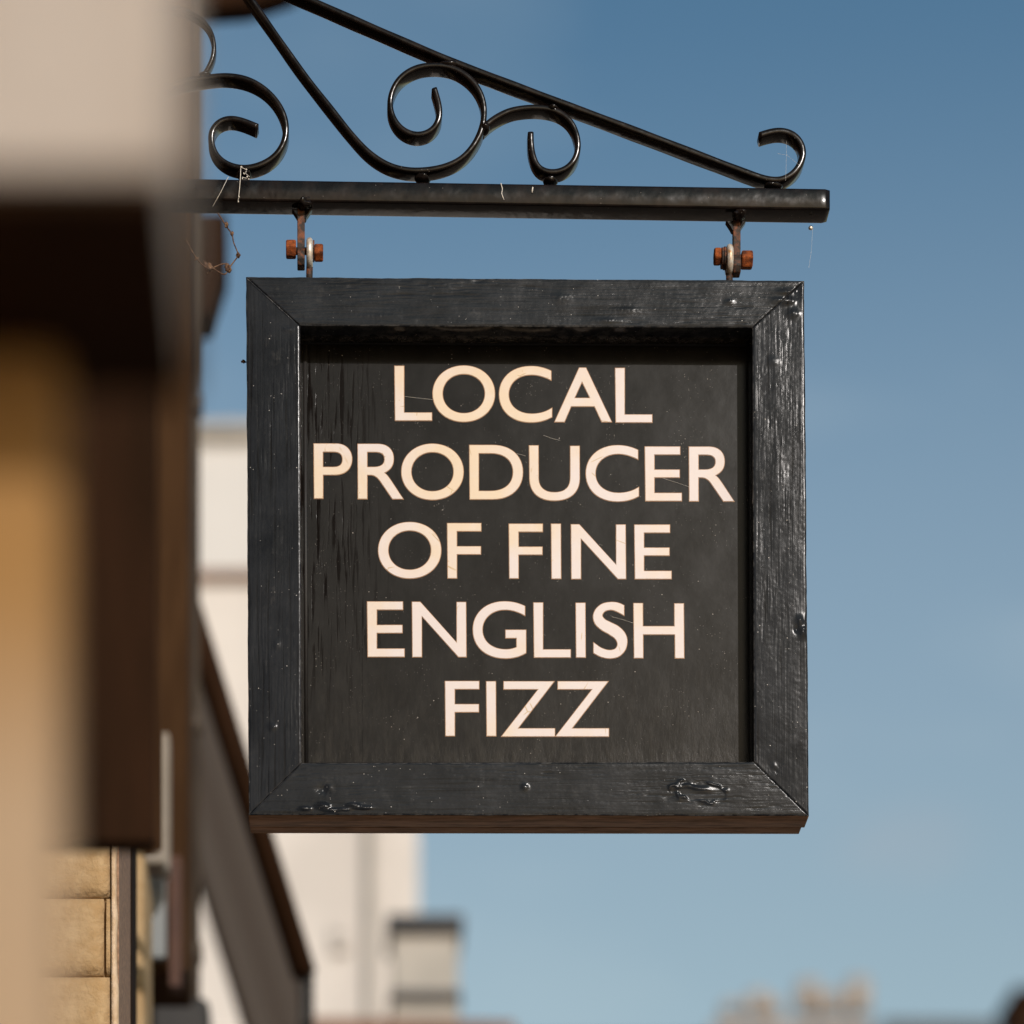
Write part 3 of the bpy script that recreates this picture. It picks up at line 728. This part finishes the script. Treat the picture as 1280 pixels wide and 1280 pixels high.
# eye screws fixed in the top of the sign
def eye(u, vc, vb):
    c = W(u, vc, DB); b = W(u - (.5 if u < 600 else -.5), vb + 4, DB)
    R0, r0 = .0135, .0042
    vs, fs = [], []; n, m = 28, 10
    for i in range(n):
        a = 2 * math.pi * i / n
        for j in range(m):
            t = 2 * math.pi * j / m; rr = R0 + r0 * math.cos(t)
            vs.append((c.x + r0 * math.sin(t), c.y + rr * math.cos(a), c.z + rr * math.sin(a) * 1.1))
    for i in range(n):
        for j in range(m): fs.append((i * m + j, i * m + (j + 1) % m, ((i + 1) % n) * m + (j + 1) % m, ((i + 1) % n) * m + j))
    e = from_py('eye_screw', vs, fs, 'galv', sign, smooth=True)
    tube('screw_shank', [(c.x, c.y, c.z - .014), (b.x, b.y, b.z - .006)], .0042, 'dark_rust', e, 12)
eye(387, 318, 346); eye(911.5, 326, 350)

# ================================================================= COBWEBS AND TENDRIL
w = root('cobweb', tuple(W(300, 235, 4.31)), 'old white cobweb strands hanging over the left end of the iron bar', 'cobweb')
def wt(pts, r, d=4.309, name='silk_thread', mat='web', par=w): return tube(name, [tuple(W(u, v, d)) for u, v in pts], r, mat, par, 6)
wt([(285.5, 221), (276, 240), (266, 258)], .0003); wt([(301, 208), (300.5, 222), (299, 240), (297.5, 252)], .0005)
wt([(301, 209), (308, 212), (307, 217), (312, 221)], .0004); wt([(303, 221), (304, 222), (309, 223)], .0004)
for i, (u, v, s) in enumerate([(302, 209, 1.3), (308, 212, 1.2), (305, 217, 1.2), (309, 221, 1.2), (311, 224, 1), (303, 223, 1), (299, 246, 1), (298, 252, 1)]):
    blob('silk_clump', W(u, v, 4.308), (s * .0008, s * .0007, s * .0009), 'web', w, i)
strands('gossamer', [[(983, 176), (983, 195), (982, 226)], [(972, 192), (984, 194), (1001, 208)], [(1016, 284), (1014, 316), (1011, 335)]], .00010, 'web', w, 4.32)
wb = root('cobweb', tuple(W(630, 240, 4.314)), 'thin pale cobweb streak on the middle of the iron bar', 'cobweb')
wt([(626, 229), (628, 236), (627, 242), (630, 250)], .0006, 4.3155, 'silk_thread', 'web', wb); wt([(666, 234), (665, 241)], .0008, 4.3155, 'silk_thread', 'web', wb)
t_ = root('dried_tendril', tuple(W(273, 268, 4.33)), 'dry twisted brown tendril looping below the left end of the iron bar', 'tendril')
def tp(pts, r, **k): return tube('stem', [tuple(W(u, v, 4.33 + .004 * math.sin(i))) for i, (u, v) in enumerate(pts)], r, 'twig', t_, 7, dense=.002, **k)
tp([(272, 266), (278, 275), (283, 283), (290, 293), (292, 303), (296, 313), (298, 319), (294, 325), (288, 333), (284, 340), (280, 343), (272, 339), (266, 335)], .0008)
tp([(233, 300), (238, 310), (243, 319), (250, 328), (257, 334), (263, 336), (270, 333), (278, 330), (286, 330)], .0008)
tp([(254, 326), (262, 334), (259, 343)], .0009); tp([(243, 325), (248, 322)], .0008); tp([(261, 328), (264, 340)], .0009)
for i, (u, v, s) in enumerate([(283, 281, 2.2), (298, 319, 2.2), (285, 335, 3.4), (262, 334, 3.4), (290, 292, 1.8), (257, 331, 2.2)]):
    blob('dry_leaf', W(u, v, 4.331), (s * .0011, s * .0009, s * .0014), 'twig', t_, i, .4)
c_ = root('cobweb', tuple(W(304, 452, 4.35)), 'tiny brown web tuft stuck to the sign\'s left edge', 'cobweb')
blob('silk_clump', W(304.5, 452, 4.35), (.0024, .002, .0018), 'twig', c_, 3, .5)
dr = root('water_drop', tuple(W(1013, 283, 4.335)), 'small clear drop hanging under the bar\'s free end', 'drop')
blob('drop', W(1013.5, 285, 4.34), (.0028, .0028, .0026), 'galv', dr, 3, .1)

# ================================================================= BUILDING THE BRACKET IS FIXED TO (runs along the left)
def wx(u, d): return (u - PU) / FPX * d
def wz(v, d): return CZ + (PV - v) / FPX * d
sb = root('shop_building', (-1.2, 3.0, 0), 'ochre stone shop building close on the left with a pale lintel and blocks', 'building')
box('lintel', (-1.4, 1.35, wz(212, 1.35)), (wx(218, 1.35), 1.52, wz(-900, 1.35)), 'pale_stone', sb, .004)
box('shade_soffit', (-1.39, 1.353, wz(212, 1.35) - .006), (wx(217, 1.35), 1.519, wz(212, 1.35) - .0005), 'dark_timber', sb)  # dark board added to paint in the shade under the lintel
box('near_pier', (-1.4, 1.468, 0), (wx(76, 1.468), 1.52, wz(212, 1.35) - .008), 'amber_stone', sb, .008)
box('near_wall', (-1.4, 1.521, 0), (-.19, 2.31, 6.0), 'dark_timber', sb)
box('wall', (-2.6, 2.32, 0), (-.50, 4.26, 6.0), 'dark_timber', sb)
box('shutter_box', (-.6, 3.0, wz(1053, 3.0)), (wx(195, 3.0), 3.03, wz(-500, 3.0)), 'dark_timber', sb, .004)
# stone pier in the plane of the sign, built of blocks
pd_ = 4.27; ch_ = .0975
zj = wz(1121, pd_)
x1 = wx(139, pd_)
k0 = int(-(zj) / ch_) + 1
box('pier_core', (-.62, pd_ + .01, 0), (x1 - .003, pd_ + .30, 6.0), 'mortar', sb)
me_cache = {}
def block(xa, xb, z0, kind, j):
    key = (round(xb - xa, 4), j % 5)
    if key not in me_cache:
        bm = bmesh.new(); r = bmesh.ops.create_grid(bm, x_segments=12, y_segments=8, size=.5)
        rr = random.Random(j % 5 + 3)
        W_ = xb - xa - .002; H_ = ch_ - .0026
        top = {}
        for v in bm.verts:
            x, z = v.co.x, v.co.y
            e = min(.5 - abs(x), .5 - abs(z))
            v.co = Vector((x * W_, -.006 * min(1, e * 24) + rr.uniform(-.0006, .0006), z * H_))
        be = [e for e in bm.edges if e.is_boundary]
        ex = bmesh.ops.extrude_edge_only(bm, edges=be)
        for v in [q for q in ex['geom'] if isinstance(q, bmesh.types.BMVert)]: v.co.y = .03
        bmesh.ops.recalc_face_normals(bm, faces=bm.faces)
        me = bpy.data.meshes.new('stone_block'); bm.to_mesh(me); bm.free()
        me.materials.append(M['ochre_stone']); me.polygons.foreach_set('use_smooth', [True] * len(me.polygons)); me_cache[key] = me
    o = bpy.data.objects.new('stone_block', me_cache[key]); C.objects.link(o); o.parent = sb
    o.location = Vector(((xa + xb) / 2, pd_ + .004, z0 + ch_ / 2)) - sb.location
j = 0
for i in range(-31, 30):
    z0 = zj + i * ch_
    if z0 < 0 or z0 > 6: continue
    if i % 2 == 0:
        block(x1 - .19, x1, z0, 0, j)
    else:
        xm = wx(130.5, pd_); block(xm - .17, xm, z0, 0, j); block(xm + .001, x1, z0, 0, j + 1)
    j += 1
# pale corner strip: the lit rounded edge is painted into its colour
vs = []; fs = []
n = 260
for i in range(n + 1):
    z = 6.0 * i / n; q = .0008 * math.sin(i * 1.3) + .0007 * math.sin(i * 3.1)
    xa = x1 + .0005; xb = wx(147.5, pd_) + q - .0018 * (z > wz(1200, pd_))
    vs += [(xa, pd_ + .012, z), (xa, pd_ - .004, z), (xb - .003, pd_ - .005, z), (xb, pd_ + .001, z), (xb, pd_ + .012, z)]
for i in range(n):
    for q in range(4): fs.append((i * 5 + q, i * 5 + q + 1, i * 5 + 6 + q, i * 5 + 5 + q))
from_py('corner_strip', vs, fs, 'arris', sb, smooth=True)

box('side_board', (x1 - .02, pd_ + .013, 0), (wx(147.5, pd_) + .0005, pd_ + .27, 6.0), 'brown_wood', sb)
# second building: doorway, tan pilaster, white window, amber timber post
nb = root('shopfront_building', (-1.0, 6.0, 0), 'narrow shopfront with tan pilaster, white window and brown timber post beyond the stone blocks', 'building')
box('wall', (-2.8, 4.62, 0), (-.31, 5.5, 7.5), 'dark_timber', nb)
box('door_frame', (-.6, 4.75, 0), (wx(164, 4.75), 4.9, 5.2), 'dark_timber', nb, .003)
box('pilaster', (-.6, 5.5, 0), (wx(181, 5.5), 5.75, wz(1052, 5.5)), 'ochre_stone', nb, .012)
box('wall', (-2.8, 5.76, 0), (-.36, 7.6, 8.0), 'red_brick', nb)
d_ = 6.1
wf = box('window_frame', (wx(199, d_), d_, wz(1086, d_)), (wx(211.5, d_), d_ + .06, wz(915, d_)), 'white_wood', nb, .004)
box('window_bracket', (wx(170, 5.9), 5.9, wz(1080, 5.9)), (wx(206, 5.9), 5.97, wz(1063, 5.9)), 'white_wood', nb, .006)
box('window_pane', (wx(172, 6.2), 6.2, wz(1196, 6.2)), (wx(207, 6.2), 6.22, wz(1080, 6.2)), 'grey_pane', nb)
box('red_board', (wx(212, 6.25), 6.25, wz(1232, 6.25)), (wx(226, 6.25), 6.3, wz(1070, 6.25)), 'red_brick', nb)
box('timber_post', (wx(150, 6.4), 6.4, wz(1215, 6.4)), (wx(236, 6.4), 6.62, 9.0), 'amber_timber', nb, .01)
box('window_box', (wx(168, 6.9), 6.9, wz(1420, 6.9)), (wx(262, 6.9), 7.1, wz(1243, 6.9)), 'black', nb, .02)
dp = root('downpipe', (wx(243, 7.0), 7.0, 0), 'taupe painted downpipe with a dark hopper on the corner of the shopfront', 'downpipe')
tube('pipe', [(wx(241, 7.0), 7.0, 2.5), (wx(241, 7.0), 7.0, 9.2)], .0145 * 1.05, 'grey_pipe', dp, 20)
for v in (505, 905, 1190):
    tube('collar', [(wx(241, 7.0), 7.0, wz(v + 14, 7)), (wx(241, 7.0), 7.0, wz(v - 10, 7))], .020, 'grey_pipe', dp, 20)
dh = 8.0
prism('hopper', [(wx(240, dh), wz(395, dh)), (wx(262, dh), wz(392, dh)), (wx(283, dh), wz(330, dh)), (wx(283, dh), wz(265, dh)), (wx(240, dh), wz(265, dh))], dh, dh + .12, 'dark_timber', dp, .006)
ev = root('roof_eaves', (wx(240, 8.2), 8.2, wz(30, 8.2)), 'dark overhanging eaves high above the downpipe at the top left', 'eaves')
prism('eaves_board', [(wx(150, 8.2), wz(18, 8.2)), (wx(310, 8.2), wz(8, 8.2)), (wx(372, 8.2), wz(-12, 8.2)), (wx(372, 8.2), wz(-40, 8.2)), (wx(150, 8.2), wz(-70, 8.2))], 8.2, 8.27, 'dark_timber', ev, .01)

# canvas awning, seen from below, with a black frame along its near edge
aw = root('awning', tuple(W(250, 800, 7.2)), 'steep taupe canvas awning with black frame projecting behind the sign\'s lower left corner', 'awning')
da, db_ = 7.2, 9.3
A0, A1 = W(150, 475, da), W(383, 1218, da)
def sheet(name, a, b, y0, y1, th, mat, par):
    n = Vector((-(b.z - a.z), 0, b.x - a.x)).normalized() * th
    return prism(name, [(a.x, a.z), (b.x, b.z), (b.x + n.x, b.z + n.z), (a.x + n.x, a.z + n.z)], y0, y1, mat, par)
from_py('canvas', [(A0.x, da, A0.z), (A1.x, da, A1.z), (A1.x, db_, A1.z), (A0.x, db_, A0.z)], [(0, 1, 2, 3)], 'canvas', aw)
for y in (da, db_): tube('frame_tube', [(A0.x - .004, y, A0.z), (A1.x - .004, y, A1.z)], .026 if y == da else .012, 'dark_timber', aw, 12)
tube('frame_tube', [(A1.x, da, A1.z), (A1.x, db_, A1.z)], .016, 'black', aw, 12)
box('valance', (A1.x - .008, da, A1.z - .10), (A1.x + .003, db_, A1.z), 'black', aw)

# ================================================================= HOUSES ACROSS AND UP THE STREET
def window(par, u0, v0, u1, v1, d, frame='white_wood'):
    a, b = W(u0, v0, d), W(u1, v1, d); t = .05
    f = bpy.data.objects
    vs_f = box('window', (a.x, d - .02, a.z), (b.x, d + .04, a.z - t), frame, par)
    box('frame', (a.x, d - .02, b.z), (b.x, d + .04, b.z + t), frame, vs_f)
    for xx in (a.x, b.x - t, (a.x + b.x - t) / 2): box('frame', (xx, d - .02, b.z + t), (xx + t, d + .04, a.z - t), frame, vs_f)
    box('pane', (a.x + t, d + .0, b.z + t), (b.x - t, d + .01, a.z - t), 'glass', vs_f)
h1 = root('cream_house', (wx(340, 16), 16, 0), 'cream rendered house with brown eaves behind the sign\'s lower left corner', 'house')
box('wall', (wx(-150, 16), 16, 0), (wx(523, 16), 22, wz(728, 16)), 'render_c', h1)
prism('roof', [(wx(-160, 16), wz(728, 16)), (wx(531, 16), wz(728, 16)), (wx(525, 16), wz(716, 16)), (wx(-160, 16), wz(716, 16))], 15.97, 22.2, 'tile', h1)
window(h1, 417, 1156, 436, 1186, 15.97, 'render_c'); window(h1, 412, 880, 452, 1000, 15.97); window(h1, 440, 1330, 500, 1480, 15.97)
h2 = root('white_house', (wx(330, 24), 24, 0), 'tall white rendered house rising behind the cream house', 'house')
box('wall', (wx(40, 24), 24, 0), (wx(470, 24), 30, wz(548, 24)), 'render_w', h2)
box('parapet', (wx(35, 24), 23.9, wz(548, 24)), (wx(475, 24), 30.1, wz(536, 24)), 'grey_stone', h2)
h3 = root('low_house', (wx(480, 12), 12, 0), 'low brown tiled house at the foot of the picture with a capped grey chimney', 'house')
box('wall', (wx(330, 12), 12, 0), (wx(640, 12), 13.6, wz(1300, 12)), 'render_c', h3)
rf = prism('roof', [(wx(330, 12), wz(1305, 12)), (wx(645, 12), wz(1305, 12)), (wx(640, 12), wz(1288, 12)), (wx(335, 12), wz(1282, 12))], 11.9, 13.7, 'tile', h3)
chm = box('chimney', (wx(489, 12), 12.0, wz(1300, 12)), (wx(573, 12), 12.25, wz(1166, 12)), 'grey_stone', rf, .01)
box('chimney_cap', (wx(483, 12), 11.96, wz(1166, 12)), (wx(579, 12), 12.29, wz(1146, 12)), 'slate', rf, .008)
box('gutter_pipe', (wx(462, 15.9), 15.9, 0), (wx(468, 15.9), 15.96, wz(728, 15.9)), 'grey_stone', h1)
box('chimney_band', (wx(486, 12), 11.975, wz(1252, 12)), (wx(576, 12), 12.275, wz(1240, 12)), 'slate', rf, .006)
# far terrace with clay pots
h4 = root('far_terrace', (wx(980, 30), 30, 0), 'distant buff roof with a broad chimney stack of clay pots at the bottom right', 'house')
box('wall', (wx(600, 30), 30, 0), (wx(1250, 30), 36, wz(1330, 30)), 'brick_far', h4)
rf4 = prism('roof', [(wx(590, 30), wz(1330, 30)), (wx(1255, 30), wz(1330, 30)), (wx(1242, 30), wz(1277, 30)), (wx(1105, 30), wz(1275, 30)), (wx(1090, 30), wz(1296, 30)), (wx(620, 30), wz(1296, 30))], 30, 36, 'slate', h4)
box('chimney_stack', (wx(893, 30), 30.2, wz(1330, 30)), (wx(1092, 30), 30.9, wz(1268, 30)), 'brick_far', rf4, .02)
for u, vt, wd_ in ((915, 1256, 13), (947, 1243, 13), (968, 1252, 10), (1010, 1229, 14), (1040, 1243, 13), (1072, 1226, 14)):
    x = wx(u, 30.5)
    tube('chimney_pot', [(x, 30.5, wz(1270, 30.5)), (x, 30.5, wz((1270 + vt) / 2, 30.5)), (x, 30.5, wz(vt, 30.5))], wd_ * .0071, 'clay_pot', rf4, 14)
h5 = root('dark_chimney', (wx(1300, 24), 24, 0), 'dark chimney just entering at the bottom right corner', 'chimney')
box('stack', (wx(1269, 24), 24, 0), (wx(1340, 24), 24.6, wz(1245, 24)), 'dark_timber', h5, .01)
box('cap', (wx(1266, 24), 23.95, wz(1245, 24)), (wx(1345, 24), 24.65, wz(1236, 24)), 'dark_timber', h5, .01)
